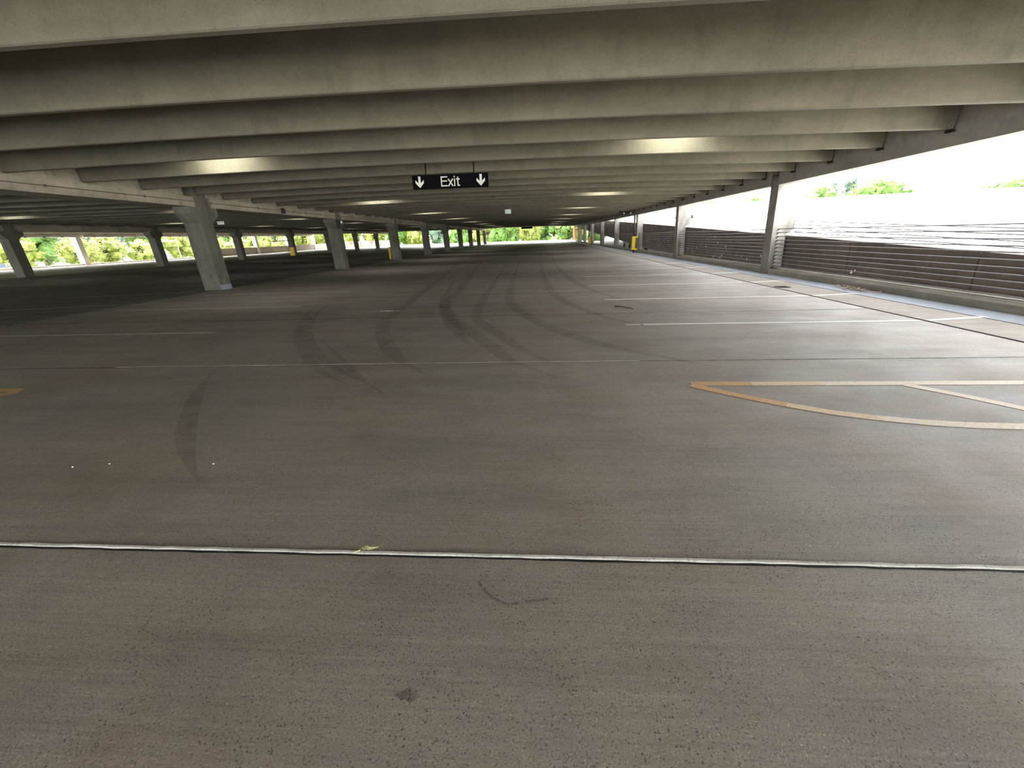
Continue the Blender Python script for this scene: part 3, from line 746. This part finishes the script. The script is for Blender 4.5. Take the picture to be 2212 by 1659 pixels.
trunk = MB().tube([(0, 0, -.05), (.01, 0, .35), (-.01, .01, .7), (.0, 0, 1.0)], .09, 8, .04).mesh('trunk', 'bark')
def tree(x, y, rx, h, key, label, group, base=ZG, clear=.30, idx=0):
    e = empty('tree', label, 'tree', group, (x, y, base))
    c = bpy.data.objects.new('crown', CM[key][idx % 2]); COL.objects.link(c); c.parent = e
    ch = h*(1-clear)/2; c.location = (0, 0, h*clear+ch); c.scale = (rx, rx, ch); c.rotation_euler.z = idx*1.3
    t = bpy.data.objects.new('trunk', trunk); COL.objects.link(t); t.parent = e; t.scale = (h*.28, h*.28, h*(clear+.25))
    return e
rt = random.Random(9)
for i in range(15):
    y = 26+i*5.4+rt.uniform(-.6, .6)
    tree(-62+rt.uniform(-1, 1), y, rt.uniform(2.3, 2.9), rt.uniform(5.6, 6.8), 'y', 'yellow-green street tree outside the left openings, %s from the left' % ORD[i], 'street trees outside the left openings', clear=.22, idx=i)
for i in range(11):
    tree(-75+rt.uniform(-1.5, 1.5), 44+i*8.4, 4.6, rt.uniform(12.5, 14.5), 'b' if i % 2 else 'g', 'taller darker tree behind the left street trees, %s from the left' % ORD[i], 'taller trees behind the left street trees', clear=.12, idx=i)  # row made this tall to block sky light into the left bays
far = [(-50, 'y'), (-44, 'y'), (-38, 'g'), (-32, 'y'), (-26, 'b'), (-20.5, 'g'), (-15, 'y'), (-10, 'g'), (-6.5, 'g'), (-2.2, 'y'), (2.2, 'g'), (6.5, 'g'), (11, 'y'), (15.5, 'g')]
for i, (x, k) in enumerate(far):
    col = {'y': 'yellow-green', 'g': 'green', 'b': 'blue-green', 'p': 'pale blossoming'}[k]
    tree(x, 112+rt.uniform(-3, 3), 3.7, rt.uniform(9.5, 11.5), k, '%s tree beyond the far end, %s from the left' % (col, ORD[i]), 'trees beyond the far end', clear=.06, idx=i)
for i in range(9):
    tree(-46+i*9.0, 124+rt.uniform(-2, 2), 5.6, 14.5, 'g' if i % 2 else 'y', 'tall tree in the back row beyond the far end, %s from the left' % ORD[i], 'back row of trees beyond the far end', clear=.05, idx=i+1)
for i, (x, y) in enumerate(((-58, 109), (-64, 107), (-55, 117), (-67, 116))):
    tree(x, y, 4.2, 11.5, 'y', 'yellow-green tree beyond the far left corner, %s from the left' % ORD[(1, 0, 2, 3)[i]] if i != 3 else 'yellow-green tree at the back beyond the far left corner', 'trees beyond the far end', clear=.08, idx=i)
tree(4.4, 108.0, 2.0, 4.4, 'g', 'low green shrub tree right of the right black diamond marker', 'trees beyond the far end', clear=.04, idx=2)
tree(-1.0, 108.5, 1.2, 4.0, 'p', 'small pale blossoming shrub tree between the two black diamond markers', 'trees beyond the far end', clear=.05, idx=3)
# beyond the ramp on the right
for i, (x, y, rx, top, k, lab) in enumerate(((56, 91, 2.6, 9.6, 'g', 'round green tree above the white parapet, just right of the nearest right column'),
        (58, 91, 1.3, 10.3, 'c', 'thin grey-blue conifer above the white parapet, left of the spruce'),
        (56, 83.5, 2.6, 10.3, 'c', 'pointed dark spruce above the white parapet'),
        (54, 74.5, 5.2, 8.0, 'g', 'broad bright green tree right of the spruce above the white parapet'),
        (55, 60.8, .9, 6.0, 'p', 'sparse twiggy treetop above the white parapet, left of the right picture edge'),
        (55, 55.0, 4.6, 5.9, 'g', 'green tree above the white parapet at the right picture edge'),
        (55, 117, 4.6, 9.5, 'g', 'green treetop between the first and second right columns, nearer the first'),
        (55, 131, 1.4, 9.6, 'c', 'small dark conifer tip between the first and second right columns'),
        (55, 146, 9.0, 10.8, 'g', 'hazy green treetop just right of the second right column'))):
    tree(x, y, rx*1.12, top+.7-ZG, k, lab, 'trees beyond the ramp parapet', clear=.3, idx=i)
def building(name, lab, x0, x1, y0, y1, h, mat, fl, wn):
    e = empty(name, lab, 'building', 'buildings beyond the left street trees', (0, 0, ZG))
    MB().box(x0, x1, y0, y1, 0, h).obj('wall', mat, e)
    MB().box(x0-.3, x1+.3, y0-.3, y1+.3, h, h+.5).obj('roof', 'bwhite', e)
    for f in range(fl):
        for i in range(wn):
            yy = y0+(i+.5)*(y1-y0)/wn; z = 1.4+f*3.2
            w = MB().box(x1-.02, x1+.06, yy-.8, yy+.8, z-.1, z+1.9).obj('window', 'bwhite', e)
            MB().box(x1+.05, x1+.08, yy-.68, yy+.68, z, z+1.8).obj('pane', 'pane', w)
building('apartment_block', 'white apartment block with dark windows at the far left edge', -112, -100, 30, 74, 21, 'bwhite', 6, 12)  # height raised to screen sky light from the left bays
building('apartment_block', 'pinkish brick block with dark windows behind the left street trees', -112, -101, 75, 98, 20, 'bpink', 5, 6)
building('apartment_block', 'white block between trees seen by the third outer column', -114, -102, 100, 124, 13, 'bwhite', 3, 6)
# lamp post outside on the left
lp = empty('street_lamp', 'pale blue-grey lamp post outside, left of the nearest left column', 'street lamp', None, (-56, 63, ZG))
MB().tube([(0, 0, 0), (0, 0, 8)], .08, 8, .05).obj('post', 'steel', lp); MB().tube([(0, 0, 7.9), (0, -1.2, 8.1)], .05, 6).obj('arm', 'steel', lp)

# ------------------------------------------------------------------ LIGHT: bright overcast sky
wd = bpy.data.worlds.new('sky'); S.world = wd; wd.use_nodes = True; nt = wd.node_tree
bg = nt.nodes['Background']; tc = nt.nodes.new('ShaderNodeTexCoord'); sep = nt.nodes.new('ShaderNodeSeparateXYZ'); nt.links.new(tc.outputs['Generated'], sep.inputs[0])
cr = nt.nodes.new('ShaderNodeValToRGB'); cr.color_ramp.elements[0].color = (.96, .97, 1, 1); cr.color_ramp.elements[1].color = (.92, .96, 1.0, 1)
nt.links.new(sep.outputs['Z'], cr.inputs[0]); nt.links.new(cr.outputs[0], bg.inputs[0]); bg.inputs[1].default_value = 7.5
sun = bpy.data.lights.new('sun', 'SUN'); sun.energy = 35.0; sun.angle = math.radians(6); sun.color = (1, .97, .9)
so = bpy.data.objects.new('sun', sun); COL.objects.link(so); so.rotation_mode = 'QUATERNION'; so.rotation_quaternion = Vector((.42, -.12, -.9)).to_track_quat('-Z', 'Y')

# ------------------------------------------------------------------ CAMERA
cam = bpy.data.cameras.new('camera'); co = bpy.data.objects.new('camera', cam); COL.objects.link(co)
cam.sensor_width = 36; cam.sensor_fit = 'HORIZONTAL'; cam.lens = 868.63/2212*36; cam.clip_end = 500; cam.clip_start = .02
p, r, w = .3508, -.0316, -.071
fwd = Vector((math.sin(w)*math.cos(p), math.cos(w)*math.cos(p), -math.sin(p))); right = Vector((math.cos(w), -math.sin(w), 0)); up = right.cross(fwd)
r2 = math.cos(r)*right+math.sin(r)*up; u2 = -math.sin(r)*right+math.cos(r)*up
m = Matrix((r2, u2, -fwd)).transposed().to_4x4(); m.translation = (0, 0, 1.4056); co.matrix_world = m
S.camera = co
S.view_settings.view_transform = 'Standard'; S.view_settings.look = 'None'; S.view_settings.gamma = 1; S.view_settings.exposure = 0.3
S.view_settings.use_curve_mapping = False
S.cycles.use_denoising = True
S.cycles.max_bounces = 10; S.cycles.diffuse_bounces = 6; S.cycles.glossy_bounces = 4; S.cycles.transparent_max_bounces = 12
S.cycles.sample_clamp_indirect = 8.0; S.cycles.caustics_reflective = False; S.cycles.caustics_refractive = False
